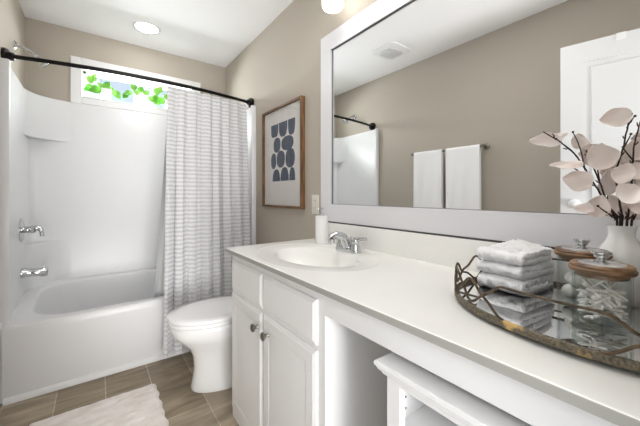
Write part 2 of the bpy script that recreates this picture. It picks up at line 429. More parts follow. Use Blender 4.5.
# front return flanges of the surround
for nm, xa, xb in (('l', XL+0.001, XL+ST+0.022), ('r', XR-ST-0.022, XR-0.001)):
    obj('front_flange', box(B(), xa, xb, 2.375, 2.405, 0.385, SZ, 0.007, 2), M_acryl, t)
# moulded corner shelf columns (left and right back corners)
def corner(xw, sx, z0, z1, rad):
    bm = B(); yb = YF-ST-0.007; xw = xw+sx*(ST+0.007)
    poly = [(xw-sx*0.001, yb+0.001), (xw-sx*0.001, yb-rad)]
    for i in range(1, 12):
        a = i/12*PI/2
        poly.append((xw+sx*rad*(1-math.cos(a)), yb-rad+rad*math.sin(a)))
    poly += [(xw+sx*rad, yb+0.001)]
    prism(bm, poly, 'z', z0, z1)
    es = [e for e in bm.edges if abs(e.verts[0].co.z-e.verts[1].co.z) < 1e-6]
    bmesh.ops.bevel(bm, geom=es, offset=0.004, segments=2, affect='EDGES', profile=0.5)
    return bm
for xw, sx in ((XL, 1), (XR, -1)):
    tag(obj('corner_shelf', corner(xw, sx, 1.55, SZ-0.016, 0.24), M_acryl, t, angle=35), 'rounded corner moulding at the top of the surround')
    tag(obj('corner_shelf', corner(xw, sx, 0.45, 0.772, 0.24), M_acryl, t, angle=35), 'rounded corner soap ledge low in the surround')
obj('side_flange', box(B(), XL+0.001, TX0+0.004, 2.33, 2.40, 0.0, 0.43, 0.003, 1), M_acryl, t)
# overflow plate
bm = B(); lathe(bm, [(0.036, 0), (0.036, 0.006), (0.030, 0.011), (0.004, 0.012)], (TX0+0.088, 2.80, 0.335), M=axis_mat((1, 0, 0.12)), seg=24)
box(bm, TX0+0.098, TX0+0.112, 2.793, 2.807, 0.325, 0.352, 0.003, 1)
tag(obj('overflow_plate', bm, M_chrome, t), 'chrome overflow plate with a trip lever')

WXI = XL+ST+0.006
f = thing('shower_valve', 'chrome shower valve with a lever handle on the left surround', 'valve', (WXI, 2.80, 0.893))
bm = B(); lathe(bm, [(0.078, 0), (0.078, 0.004), (0.06, 0.010), (0.03, 0.014), (0.024, 0.016)], (WXI, 2.80, 0.893), M=axis_mat((1, 0, 0)), seg=36); obj('escutcheon', bm, M_chrome, f)
bm = B(); lathe(bm, [(0.022, 0.012), (0.022, 0.045), (0.026, 0.05), (0.026, 0.066), (0.018, 0.075), (0.002, 0.077)], (WXI, 2.80, 0.893), M=axis_mat((1, 0, 0)), seg=24)
tube(bm, spline([(WXI+0.06, 2.80, 0.90), (WXI+0.085, 2.795, 0.90), (WXI+0.102, 2.79, 0.882), (WXI+0.106, 2.788, 0.845)], 6), [0.018]*6+[0.015]*6+[0.012]*7, 12)
obj('handle', bm, M_chrome, f)
f = thing('tub_spout', 'chrome tub spout low on the left surround', 'spout', (WXI, 2.80, 0.60))
bm = B(); lathe(bm, [(0.033, 0), (0.033, 0.012), (0.030, 0.018), (0.028, 0.06), (0.026, 0.125), (0.02, 0.135), (0.002, 0.137)], (WXI, 2.80, 0.605), M=axis_mat((1, 0, -0.05)), seg=28)
lathe(bm, [(0.021, 0), (0.022, 0.035)], (WXI+0.113, 2.80, 0.572), seg=20); obj('spout_body', bm, M_chrome, f)
bm = B(); lathe(bm, [(0.004, 0), (0.004, 0.010), (0.006, 0.011), (0.006, 0.017), (0.002, 0.018)], (WXI+0.116, 2.80, 0.622), seg=16); obj('diverter_knob', bm, M_chrome, f)
f = thing('shower_sprayer', 'chrome shower head on a curved arm high on the left wall', 'shower head', (XL, 2.78, 2.105))
bm = B(); lathe(bm, [(0.035, 0), (0.034, 0.004), (0.02, 0.012), (0.011, 0.014)], (XL, 2.78, 2.105), M=axis_mat((1, 0, 0)), seg=28); obj('flange', bm, M_chrome, f)
bm = B(); tube(bm, spline([(XL, 2.78, 2.105), (XL+0.04, 2.78, 2.105), (XL+0.075, 2.78, 2.092), (XL+0.108, 2.78, 2.067)], 6), 0.0085, 12); obj('arm', bm, M_chrome, f)
bm = B(); lathe(bm, [(0.010, -0.005), (0.014, 0.01), (0.014, 0.02), (0.022, 0.035), (0.033, 0.06), (0.035, 0.068), (0.030, 0.072), (0.002, 0.073)], (XL+0.105, 2.78, 2.070), M=axis_mat((0.72, 0, -0.7)), seg=28); obj('spray_head', bm, M_chrome, f)

# shower rod, bowed towards the room
RY0, RBOW, RODZ = 2.470, 0.105, 1.928
def rod(x):
    s = (x-XL)/(XR-XL)
    return Vector((x, RY0-RBOW*4*s*(1-s), RODZ))
f = thing('shower_rod', 'bowed black shower curtain rod spanning the tub alcove', 'shower rod', (0.33, RY0, RODZ))
obj('rod', tube(B(), [rod(XL+(XR-XL)*i/40) for i in range(41)], 0.0125, 14), M_black, f)
for xa, dx in ((XL, 1), (XR, -1)):
    bm = B(); lathe(bm, [(0.043, 0), (0.044, 0.014), (0.040, 0.024), (0.024, 0.028), (0.022, 0.050), (0.014, 0.054)], (xa, RY0, RODZ), M=axis_mat((dx, -0.25, 0)), seg=28)
    obj('wall_flange', bm, M_black, f)

# curtain (pleated, ribbed rows) and liner
CX0, CX1 = 0.404, 1.030
def curtain_mat():
    m = mat('ribbed_white_cotton', lin(232, 232, 233), 0.95, spec=0.1); nt = m.node_tree; p = nt.nodes['Principled BSDF']
    tc = nt.nodes.new('ShaderNodeTexCoord'); n = nt.nodes.new('ShaderNodeTexNoise'); n.inputs['Scale'].default_value = 140; n.inputs['Detail'].default_value = 2
    mp = nt.nodes.new('ShaderNodeMapping'); mp.inputs['Scale'].default_value = (1, 1, 0.35)
    nt.links.new(tc.outputs['Object'], mp.inputs['Vector']); nt.links.new(mp.outputs['Vector'], n.inputs['Vector'])
    b = nt.nodes.new('ShaderNodeBump'); b.inputs['Strength'].default_value = 0.7; b.inputs['Distance'].default_value = 0.004
    nt.links.new(n.outputs['Fac'], b.inputs['Height']); nt.links.new(b.outputs['Normal'], p.inputs['Normal'])
    wv = nt.nodes.new('ShaderNodeTexWave'); wv.bands_direction = 'Z'; wv.wave_profile = 'SIN'
    wv.inputs['Scale'].default_value = 2*PI/20/0.029; wv.inputs['Distortion'].default_value = 0.9; wv.inputs['Detail'].default_value = 2; wv.inputs['Detail Scale'].default_value = 2.5
    nt.links.new(tc.outputs['Object'], wv.inputs['Vector'])
    r = nt.nodes.new('ShaderNodeValToRGB'); r.color_ramp.elements[0].position = 0.15; r.color_ramp.elements[1].position = 0.6
    r.color_ramp.elements[0].color = lin(198, 198, 201); r.color_ramp.elements[1].color = lin(222, 222, 223)
    nt.links.new(wv.outputs['Fac'], r.inputs['Fac']); nt.links.new(r.outputs['Color'], p.inputs['Base Color'])
    return m
M_curt = curtain_mat()
c = thing('shower_curtain', 'white ribbed shower curtain gathered at the right of the tub', 'shower curtain', (0.7, 2.33, 0.03))
def curt(s, tt):
    ang = s*2*PI*7.2
    x = CX0+(CX1-CX0)*s - 0.055*(1-s)*tt - 0.035*s*tt
    p = rod(x); z = 1.900-tt*1.822
    amp = 0.012+0.022*min(1, tt*1.6)
    yy = p.y-0.004-0.165*(tt**1.15)
    if z < 0.55: yy = min(yy, 2.297-amp*0.55)
    fold = math.sin(ang+0.5*math.sin(3*s*PI)+0.3*tt)+0.28*math.sin(2.3*ang+1.0)
    y = yy-amp*fold*0.75
    x += 0.010*math.sin(2*ang)*min(1, tt*3)
    # woven ruffle rows
    row = ((z-0.03)/0.029+0.10*math.sin(ang*1.5)) % 1.0
    y -= 0.007*(row**0.7)
    if tt > 0.985: y -= 0.004
    return Vector((x, y, z-(0.012*math.sin(ang+1) if tt > 0.97 else 0)*(tt-0.97)/0.03))
obj('curtain_cloth', sheet(B(), curt, 150, 440), M_curt, c, angle=180)
def liner(s, tt):
    x = CX0+0.02+(CX1-0.07-CX0)*s; p = rod(x); z = 1.895-tt*1.655
    x -= 0.10*tt*(1-s)
    return Vector((x, p.y+0.022+0.075*tt+0.010*math.sin(s*2*PI*6), z))
tag(obj('curtain_liner', sheet(B(), liner, 70, 20), M_liner, angle=180), 'grey plastic liner hanging inside the tub behind the curtain', 'curtain liner')
for k in range(9):
    x = CX0+0.015+(CX1-CX0-0.03)*k/8
    p = rod(x); bm = B()
    tube(bm, [p+Vector((0.002*math.sin(a*2), 0.0165*math.cos(a), -0.006+0.0225*math.sin(a))) for a in [2*PI*i/20 for i in range(20)]], 0.0016, 6, closed=True)
    where = ('leftmost, at the free edge of the curtain', 'second from the free edge', 'third from the free edge', 'fourth from the free edge', 'middle one of the nine', 'fourth from the right wall', 'third from the right wall', 'second from the right wall', 'closest to the right wall')[k]
    tag(obj('curtain_ring', bm, M_black), 'black curtain ring on the rod, '+where, 'curtain ring', 'rings holding the shower curtain')

# ------------------------------------------------------------------ plants on the window sill
def plant(x, y, size, label, seed, nl):
    rnd = random.Random(seed)
    p = thing('potted_plant', label, 'plant', (x, y, WZ0), 'plants on the window sill')
    bm = B(); lathe(bm, [(0.030, 0), (0.033, 0.003), (0.037, 0.092), (0.039, 0.094), (0.039, 0.100), (0.035, 0.100), (0.033, 0.086)], (x, y, WZ0), seg=28, cap1=True); obj('pot', bm, M_pot, p)
    bm = B(); lathe(bm, [(0.0335, 0.087), (0.0335, 0.089), (0.01, 0.092)], (x, y, WZ0), seg=20); obj('soil', bm, M_soil, p)
    bm = B(); sb = B()
    for (ou, ov_, L, Wd, ang) in nl:
        k = 0.0086      # metres per listed unit
        ctr = Vector((x+ou*k, y+rnd.uniform(-0.012, 0.022), WZ0+0.062-ov_*k))
        a = math.radians(ang)
        d1 = Vector((math.cos(a), rnd.uniform(-0.25, 0.1), math.sin(a))).normalized()
        nn = Vector((rnd.uniform(-0.3, 0.3), -1, rnd.uniform(0.2, 0.7))); d2 = d1.cross(nn).normalized(); nn = d2.cross(d1)
        L *= 1.2; Wd *= 1.25
        def lf(s, tt, ctr=ctr, d1=d1, d2=d2, nn=nn, L=L, Wd=Wd):
            wd_ = Wd*0.5*math.sin(PI*min(1, max(0.02, s))**0.75)
            q = (tt-0.5)*2
            return ctr+d1*(s-0.5)*L+d2*q*wd_+nn*(0.18*wd_*abs(q)-0.25*L*(s-0.4)**2)
        sheet(bm, lf, 10, 6, 0.0008)
        tube(sb, spline([(x, y, WZ0+0.09), (x+0.4*ou*k, y, WZ0+max(0.11, 0.08-ov_*k)), ctr-d1*0.45*L], 5), 0.0013, 5)
    obj('stems', sb, M_leaf, p); obj('foliage', bm, M_leaf, p, angle=60)
P1 = [(-13, -12, .062, .045, 110), (-10, -14, .06, .05, 70), (-9, -2, .078, .066, 200), (1, -10, .055, .045, 60), (9, -1, .074, .058, -50), (-15, -2, .05, .04, 215), (-4, -7, .06, .045, 140), (4, -6, .05, .04, 20), (-14, -5, .05, .042, 170)]
P2 = [(-13, -4, .066, .05, 200), (-8, -12, .058, .045, 110), (-1, -11, .055, .042, 80), (4, -8, .05, .042, 50), (10, -1, .072, .055, -30), (14, 1, .06, .045, -20), (-5, -6, .055, .045, 150), (-15, -1, .05, .04, 230)]
plant(0.067, YF+0.034, 1.0, 'leafy green plant in a white pot, leftmost on the window sill', 3, P1)
plant(0.335, YF+0.034, 0.92, 'leafy green plant in a white pot, middle of the window sill', 8, P2)
plant(0.565, YF+0.034, 0.9, 'green potted plant half hidden by the shower curtain', 12, P1)

# ------------------------------------------------------------------ ceiling fittings
l = thing('recessed_light', 'round recessed ceiling light above the tub', 'ceiling light', (0.325, 2.77, ZC))
bm = B(); lathe(bm, [(0.078, 0.004), (0.080, -0.004), (0.098, -0.004), (0.102, -0.001), (0.102, 0.003)], (0.325, 2.77, ZC), seg=40, cap0=False, cap1=False); obj('trim_ring', bm, M_trim, l)
bm = B(); lathe(bm, [(0.079, -0.002), (0.04, -0.003), (0.001, -0.003)], (0.325, 2.77, ZC), seg=40, cap0=False); obj('lens', bm, M_can, l)
l = thing('fill_panel', 'square glowing fill panel added on the ceiling near the doorway, out of view', 'ceiling light', (0.62, 0.80, ZC))  # added glowing panel out of view, fills the room from above
bm = B(); loft(bm, [rrect(0.62, 0.80, 0.27, 0.27, 0.02, ZC), rrect(0.62, 0.80, 0.27, 0.27, 0.02, ZC-0.028), rrect(0.62, 0.80, 0.255, 0.255, 0.015, ZC-0.030)], cap1=False); obj('housing', bm, M_trim, l)
M_panel = mat('fill_diffuser', lin(255, 255, 252), 0.4, emit=(1.0, 0.985, 0.965, 1), estr=9.5)
bm = B(); loft(bm, [rrect(0.62, 0.80, 0.254, 0.254, 0.015, ZC-0.0285), rrect(0.62, 0.80, 0.250, 0.250, 0.015, ZC-0.031)]); obj('diffuser', bm, M_panel, l)
l = thing('exhaust_vent', 'white round-cornered exhaust fan grille seen in the mirror', 'vent', (-0.03, 1.86, ZC))
bm = B()
rr_ = [rrect(-0.03, 1.86, 0.14, 0.14, 0.06, ZC), rrect(-0.03, 1.86, 0.14, 0.14, 0.06, ZC-0.008), rrect(-0.03, 1.86, 0.125, 0.125, 0.055, ZC-0.016)]
loft(bm, rr_); obj('cover', bm, M_trim, l)
bm = B(); loft(bm, [rrect(-0.03, 1.86, 0.085, 0.085, 0.045, ZC-0.016), rrect(-0.03, 1.86, 0.085, 0.085, 0.045, ZC-0.026), rrect(-0.03, 1.86, 0.078, 0.078, 0.04, ZC-0.030)]); obj('grille', bm, mat('vent_grey', lin(206, 206, 208), 0.6), l)

# vanity light bar above the mirror
l = thing('vanity_light', 'row of white glass lamp shades above the mirror', 'wall light', (XR-0.02, 0.84, 2.20))
obj('backplate', box(B(), XR-0.022, XR, 0.36, 1.32, 2.235, 2.315, 0.006, 2), M_nickel, l)
for yy in (1.205, 0.965, 0.715, 0.465):
    bm = B(); tube(bm, spline([(XR-0.02, yy, 2.275), (XR-0.08, yy, 2.275), (XR-0.112, yy, 2.262), (XR-0.115, yy, 2.235)], 5), 0.008, 10)
    lathe(bm, [(0.03, 0), (0.03, 0.012), (0.012, 0.022)], (XR-0.115, yy, 2.218), seg=24)
    arm = obj('lamp_arm', bm, M_nickel, l)
    bm = B(); lathe(bm, [(0.035, 2.218), (0.052, 2.213), (0.056, 2.19), (0.056, 2.103), (0.050, 2.091), (0.03, 2.086), (0.001, 2.085)], (XR-0.115, yy, 0), seg=32)
    obj('lamp_shade', bm, M_lamp, arm)

# ------------------------------------------------------------------ mirror
MY0, MY1, MZ0, MZ1, MF = -0.02, 1.444, 0.976, 2.058, 0.098
m = thing('wall_mirror', 'large wall mirror in a wide flat white frame', 'mirror', (XR, (MY0+MY1)/2, MZ0))
XF = XR-0.015
bm = B()
def qprism(bm, q, x0, x1):
    prism(bm, q, 'x', x0, x1)
i0, i1, j0, j1 = MY0+MF, MY1-MF, MZ0+MF, MZ1-MF
qprism(bm, [(MY0, MZ0), (MY1, MZ0), (i1, j0), (i0, j0)], XF, XR); qprism(bm, [(MY0, MZ1), (i0, j1), (i1, j1), (MY1, MZ1)], XF, XR)
qprism(bm, [(MY0, MZ0), (i0, j0), (i0, j1), (MY0, MZ1)], XF, XR); qprism(bm, [(MY1, MZ0), (MY1, MZ1), (i1, j1), (i1, j0)], XF, XR)
obj('frame', bm, M_frame, m, smooth=False)
obj('mirror_glass', box(B(), XF+0.012, XR-0.004, i0-0.004, i1+0.004, j0-0.004, j1+0.004), M_mirror, m, smooth=False)
bm = B(); e = 0.0022
for y0, y1, z0, z1 in ((i0, i1, j0, j0+e), (i0, i1, j1-e, j1), (i0, i0+e, j0, j1), (i1-e, i1, j0, j1)): box(bm, XF+0.006, XF+0.0125, y0, y1, z0, z1)
tag(obj('inner_edge', bm, mat('grey_edge', lin(120, 120, 122), 0.6), m, smooth=False), 'thin grey inner edge')

# ------------------------------------------------------------------ framed print
AY0, AY1, AZ0, AZ1 = 1.633, 2.205, 1.035, 1.772
a = thing('framed_print', 'walnut framed abstract print of dark blue pebbles on the right wall', 'picture', (XR, (AY0+AY1)/2, AZ0))
AF = XR-0.032; fw = 0.016
bm = B()
box(bm, AF, XR, AY0, AY0+fw, AZ0, AZ1, 0.0015, 1); box(bm, AF, XR, AY1-fw, AY1, AZ0, AZ1, 0.0015, 1)
box(bm, AF, XR, AY0+fw, AY1-fw, AZ0, AZ0+fw, 0.0015, 1); box(bm, AF, XR, AY0+fw, AY1-fw, AZ1-fw, AZ1, 0.0015, 1)
obj('frame', bm, M_walnut, a)
obj('paper', box(B(), XR-0.014, XR-0.010, AY0+fw, AY1-fw, AZ0+fw, AZ1-fw), M_paper, a)
obj('glazing', box(B(), AF+0.008, AF+0.010, AY0+fw, AY1-fw, AZ0+fw, AZ1-fw), M_artglass, a)
bm = B(); BY0, BY1, BZ0, BZ1 = 1.734, 2.081, 1.228, 1.654
def blob(s0, s1, t0, t1, flat='', p=2.3):
    pts = []
    cs, ct, hs, ht = (s0+s1)/2, (t0+t1)/2, (s1-s0)/2, (t1-t0)/2
    for i in range(40):
        th = 2*PI*i/40; c_, s_ = math.cos(th), math.sin(th)
        e_ = 2/p
        x_ = math.copysign(abs(c_)**e_, c_); y_ = math.copysign(abs(s_)**e_, s_)
        if flat == 'T': ct2, ht2 = t0+0.0, (t1-t0); tt_ = ct2+ht2*max(0, y_) if y_ > 0 else t0
        elif flat == 'B': tt_ = t1-(t1-t0)*max(0, -y_)
        else: tt_ = ct+ht*y_
        if flat == 'T':
            tt_ = t0+(t1-t0)*max(0.0, y_)
        ss_ = cs+hs*x_
        pts.append((ss_, tt_))
    # drop duplicates
    q = []
    for pt in pts:
        if not q or (abs(pt[0]-q[-1][0])+abs(pt[1]-q[-1][1])) > 1e-4: q.append(pt)
    poly = [(BY1-(BY1-BY0)*s, BZ1-(BZ1-BZ0)*t_) for s, t_ in q]
    prism(bm, poly, 'x', XR-0.0146, XR-0.0139)
for s in ((0, .32, 0, .22, 'T', 4.5), (.35, .70, 0, .25, 'T', 3), (.73, 1, 0, .26, 'T', 3.2), (.115, .42, .24, .50), (.46, .94, .255, .495), (0, .23, .50, .78), (.26, .60, .48, .77), (.63, .99, .47, .79),
          (.07, .40, .79, 1, 'B', 2.4), (.42, .76, .77, 1, 'B', 2.4), (.78, 1, .79, 1, 'B', 2.6)): blob(*s)
tag(obj('printed_shapes', bm, M_ink, a, smooth=False), 'dark slate blue pebble shapes in rows')

# outlet
o_ = thing('wall_outlet', 'almond outlet plate between the print and the mirror', 'outlet', (XR, 1.515, 1.01))
obj('plate', box(B(), XR-0.006, XR, 1.478, 1.552, 1.008, 1.128, 0.003, 2), M_plate, o_)
for zz in (1.045, 1.091):
    sk = obj('socket', box(B(), XR-0.008, XR-0.004, 1.499, 1.531, zz-0.016, zz+0.016, 0.003, 2), M_plate, o_)
    for dy in (-0.007, 0.007): obj('slot', box(B(), XR-0.0085, XR-0.007, 1.515+dy-0.001, 1.515+dy+0.001, zz-0.004, zz+0.006), M_dark, sk, smooth=False)

# ------------------------------------------------------------------ towel bar and towels on the left wall (mirror)
tb = thing('towel_bar', 'brushed nickel towel bar on the left wall, seen in the mirror', 'towel bar', (XL, 1.53, 1.53))
TBX, TBZ = XL+0.065, 1.530
bm = B(); tube(bm, [(TBX, 1.175, TBZ), (TBX, 1.88, TBZ)], 0.008, 14); obj('bar', bm, M_nickel, tb)
for yy in (1.185, 1.870):
    bm = B(); lathe(bm, [(0.026, 0), (0.026, 0.008), (0.012, 0.012), (0.011, 0.05), (0.015, 0.055), (0.015, 0.076), (0.002, 0.078)], (XL, yy, TBZ), M=axis_mat((1, 0, 0)), seg=24); obj('post', bm, M_nickel, tb)
def hung(y0, y1, label, seed):
    zb = 0.86
    def fn(s, tt):
        L1 = TBZ-zb
        r = 0.0125; tot = 2*L1*0.98+PI*r; q = s*tot
        if q < L1: x, z = TBX+r, zb+q
        elif q < L1+PI*r:
            a_ = (q-L1)/r; x, z = TBX+r*math.cos(a_), TBZ+r*math.sin(a_)
        else: x, z = TBX-r, TBZ-(q-L1-PI*r)
        y = y0+(y1-y0)*tt
        x += (0.004*math.sin(tt*7+seed)+0.002*math.sin(tt*17+z*5))*min(1, (TBZ-z)*3 if z < TBZ else 0)*(1 if q < L1 else 0.2)
        return Vector((x, y, z))
    return tag(obj('bath_towel', sheet(B(), fn, 110, 24, 0.007), M_towel, angle=60), label, 'towel', 'towels on the towel bar')
hung(1.545, 1.845, 'white towel on the towel bar, nearer the shower', 1)
hung(1.205, 1.505, 'white towel on the towel bar, nearer the door', 4)

# ------------------------------------------------------------------ toilet
TYc = 1.85
def egg(xf, xb, hw, z, n=44, yc=TYc):
    """egg outline: front tip at xf (towards -x), back at xb"""
    out = []
    xm = xf+(xb-xf)*0.56
    for i in range(n):
        th = 2*PI*i/n; c_, s_ = math.cos(th), math.sin(th)
        x = xm+(xb-xm)*c_ if c_ > 0 else xm+(xm-xf)*c_
        e_ = 0.92 if c_ <= 0 else 0.72
        y = yc+hw*math.copysign(abs(s_)**e_, s_)
        out.append(Vector((x, y, z)))
    return out
tl = thing('toilet', 'white porcelain toilet between the tub and the vanity', 'toilet', (0.65, TYc, 0))
rings = [egg(0.442, 0.93, 0.134, 0.0), egg(0.440, 0.93, 0.136, 0.012), egg(0.450, 0.93, 0.126, 0.05), egg(0.458, 0.93, 0.118, 0.12), egg(0.452, 0.93, 0.120, 0.19), egg(0.426, 0.92, 0.138, 0.245),
         egg(0.372, 0.90, 0.170, 0.300), egg(0.338, 0.87, 0.184, 0.342), egg(0.329, 0.86, 0.187, 0.375), egg(0.329, 0.86, 0.187, 0.392), egg(0.338, 0.85, 0.180, 0.398)]
obj('bowl', loft(B(), rings), M_porc, tl, angle=60)
rings = [egg(0.324, 0.80, 0.186, 0.399), egg(0.319, 0.80, 0.190, 0.404), egg(0.319, 0.80, 0.190, 0.414), egg(0.326, 0.80, 0.184, 0.419)]
obj('seat', loft(B(), rings), M_porc, tl, angle=60)
rings = [egg(0.322, 0.81, 0.187, 0.421), egg(0.317, 0.81, 0.192, 0.426), egg(0.317, 0.81, 0.192, 0.437), egg(0.324, 0.80, 0.186, 0.443), egg(0.37, 0.77, 0.155, 0.447), egg(0.45, 0.7, 0.08, 0.449)]
ld = obj('lid', loft(B(), rings), M_porc, tl, angle=60)
for dy in (-0.075, 0.075): obj('hinge', box(B(), 0.795, 0.835, TYc+dy-0.022, TYc+dy+0.022, 0.40, 0.44, 0.008, 2), M_porc, ld)
bm = B(); loft(bm, [rrect(0.965, TYc, 0.095, 0.215, 0.04, 0.385), rrect(0.965, TYc, 0.105, 0.225, 0.04, 0.42), rrect(0.965, TYc, 0.108, 0.235, 0.04, 0.715)]); obj('tank', bm, M_porc, tl)
bm = B(); loft(bm, [rrect(0.963, TYc, 0.112, 0.242, 0.045, 0.716), rrect(0.963, TYc, 0.115, 0.245, 0.045, 0.722), rrect(0.963, TYc, 0.115, 0.245, 0.045, 0.740), rrect(0.963, TYc, 0.105, 0.235, 0.04, 0.748)]); obj('tank_lid', bm, M_porc, tl)
bm = B(); lathe(bm, [(0.014, 0), (0.014, 0.012), (0.004, 0.016)], (0.857, TYc+0.16, 0.655), M=axis_mat((-1, 0, 0)), seg=18); tube(bm, [(0.845, TYc+0.16, 0.655), (0.84, TYc+0.09, 0.648)], 0.006, 8); tag(obj('flush_lever', bm, M_chrome, tl), 'chrome flush lever')

# ------------------------------------------------------------------ bath mat
M_mat = add_noise(mat('pale_mat_pile', lin(240, 233, 228), 0.95, spec=0.1), 9, lin(232, 223, 218), lin(247, 242, 238), bump=0.6, dist=0.01, detail=8, stretch=(1, 2.5, 1))
bm = B()
def matfn(s, tt):
    jx = 0.003*math.sin(tt*60)+0.002*math.sin(tt*37); edge = min(s, 1-s, tt, 1-tt)
    x = -0.262+0.545*s+(jx if s > 0.97 or s < 0.03 else 0); y = 1.18+0.85*tt
    r = 0.03
    z = 0.003+0.018*min(1, edge/0.035)**0.5*(0.8+0.35*noise.noise(Vector((x*18, y*40, 0)))) + 0.003*noise.noise(Vector((x*90, y*90, 2)))*min(1, edge/0.03)
    if s > 0.96 and tt > 0.97: x -= 0.012
    return Vector((x, y, max(0.002, z)))
sheet(bm, matfn, 90, 130)
tag(obj('bath_mat', bm, M_mat, angle=180), 'pale blush tufted bath mat on the tile floor by the tub', 'bath mat')

# ------------------------------------------------------------------ vanity cabinet
VX, VY0, VY1, VZT = 0.560, 0.728, 1.505, 0.8370
v = thing('vanity_cabinet', 'white vanity cabinet with two doors under the sink', 'cabinet', (0.82, 1.12, 0))
bm = B()
box(bm, VX+0.018, XR, VY1-0.016, VY1, 0.0, VZT); box(bm, VX+0.018, XR, VY0, VY0+0.016, 0.0, VZT)
box(bm, VX+0.018, XR, VY0+0.016, VY1-0.016, 0.06, 0.076)
obj('carcass', bm, M_cab, v, smooth=False)
bm = B()
box(bm, VX, VX+0.018, VY1-0.03, VY1, 0, VZT); box(bm, VX, VX+0.018, VY0, VY0+0.045, 0, VZT); box(bm, VX, VX+0.018, 1.115, 1.165, 0.075, 0.79)
for za, zb in ((0, 0.075), (0.79, VZT)): box(bm, VX, VX+0.018, VY0+0.045, VY1-0.03, za, zb)
for ya, yb in ((VY0+0.045, 1.115), (1.165, VY1-0.03)): box(bm, VX, VX+0.018, ya, yb, 0.625, 0.665)
obj('face_frame', bm, M_cab, v, smooth=False)
def raised_front(y0, y1, z0, z1, panel=True):
    bm = B(); X0 = VX-0.0125
    def ring(i, x): return [Vector((x, y0+i, z0+i)), Vector((x, y1-i, z0+i)), Vector((x, y1-i, z1-i)), Vector((x, y0+i, z1-i))]
    prof = [(0, VX-0.0005), (0, VX-0.0055), (0.003, VX-0.0080), (0.010, VX-0.0105), (0.013, X0)]
    if panel:
        prof += [(0.052, X0), (0.056, X0+0.0012), (0.062, X0+0.0012), (0.085, X0+0.0001)]
    loft(bm, [ring(i, x) for i, x in prof])
    return bm
def knob(y, z, parent):
    bm = B(); lathe(bm, [(0.009, 0), (0.007, 0.004), (0.006, 0.012), (0.013, 0.018), (0.0165, 0.022), (0.0165, 0.027), (0.012, 0.031), (0.002, 0.032)], (VX-0.012, y, z), M=axis_mat((-1, 0, 0)), seg=24)
    tag(obj('knob', bm, M_nickel, parent), 'round nickel knob')
dl = obj('door', raised_front(1.146, 1.492, 0.055, 0.638), M_cab, v, angle=8); knob(1.178, 0.572, dl)
dr = obj('door', raised_front(0.764, 1.136, 0.055, 0.638), M_cab, v, angle=8); knob(1.082, 0.572, dr)
obj('drawer_front', raised_front(1.146, 1.492, 0.656, 0.800, False), M_cab, v, angle=8)
obj('drawer_front', raised_front(0.764, 1.136, 0.656, 0.800, False), M_cab, v, angle=8)
# apron rail over the knee space
tag(obj('counter_apron', box(B(), VX, VX+0.02, YN, VY0-0.0005, 0.760, VZT), M_cab, smooth=False), 'white rail under the countertop over the open knee space', 'apron')

# ------------------------------------------------------------------ countertop with integral sink
CZ, CXF, CYE = 0.857, 0.530, 1.528
ct = thing('vanity_countertop', 'off-white countertop with an integral oval sink', 'countertop', (0.81, 0.74, VZT))
SX, SY = 0.800, 1.120
bm = B(); N = 120
px0, px1, py0, py1 = CXF, XR, 0.60, CYE
def rect_pt(th):
    dx, dy = math.cos(th), math.sin(th)
    ks = []
    if dx > 1e-9: ks.append((px1-SX)/dx)
    if dx < -1e-9: ks.append((px0-SX)/dx)
    if dy > 1e-9: ks.append((py1-SY)/dy)
    if dy < -1e-9: ks.append((py0-SY)/dy)
    k = min(ks); return SX+dx*k, SY+dy*k
ths = sorted([2*PI*i/N for i in range(N)]+[math.atan2(yy-SY, xx-SX) % (2*PI) for xx in (px0, px1) for yy in (py0, py1)])
def er(ax, ay, z): return [Vector((SX+ax*math.cos(th)*1.0/math.sqrt(1)*1.0, SY+ay*math.sin(th), z)) for th in [math.atan2(math.sin(t_)*ax, math.cos(t_)*ay) for t_ in ths]]
rect = [Vector((*rect_pt(t_), CZ)) for t_ in ths]
def ease(r, off, z):
    return [Vector((min(max(p.x, px0+off), px1), min(max(p.y, py0), py1-off), z)) for p in r]
rings = [ease(rect, 0.034, VZT+0.0025), ease(rect, 0.0005, CZ-0.0035), ease(rect, 0.0, CZ-0.002), ease(rect, 0.002, CZ), ease(rect, 0.010, CZ), er(0.25, 0.346, CZ)]
rings += [er(0.243, 0.338, CZ), er(0.238, 0.333, CZ-0.0005), er(0.231, 0.326, CZ-0.0022), er(0.226, 0.320, CZ-0.0028), er(0.165, 0.250, CZ-0.005), er(0.157, 0.241, CZ-0.008), er(0.150, 0.234, CZ-0.017),
          er(0.140, 0.222, CZ-0.04), er(0.125, 0.200, CZ-0.075), er(0.098, 0.160, CZ-0.108), er(0.06, 0.1, CZ-0.124), er(0.022, 0.022, CZ-0.130), er(0.02, 0.02, CZ-0.132)]
loft(bm, rings, cap0=False, cap1=True)
def slab(bm, y0, y1):
    prof = [(CXF+0.034, VZT+0.0025), (CXF+0.0005, CZ-0.0035), (CXF, CZ-0.002), (CXF+0.002, CZ), (XR, CZ), (XR, VZT+0.0025)]
    prism(bm, prof, 'y', y0, y1)
slab(bm, YN, py0)
obj('countertop', bm, M_count, ct, angle=30)
tag(obj('edge_band', box(B(), CXF-0.0008, CXF+0.033, YN, CYE-0.0005, VZT+0.0004, CZ-0.002, 0.0008, 1), mat('front_edge_grey', lin(168, 167, 161), 0.4), ct), 'grey band along the front edge of the countertop')  # separate band over the front edge, greyer than the top
bm = B(); lathe(bm, [(0.021, 0), (0.021, 0.003), (0.014, 0.004), (0.013, 0.001)], (SX, SY, CZ-0.1315), seg=24); obj('drain', bm, M_chrome, ct)
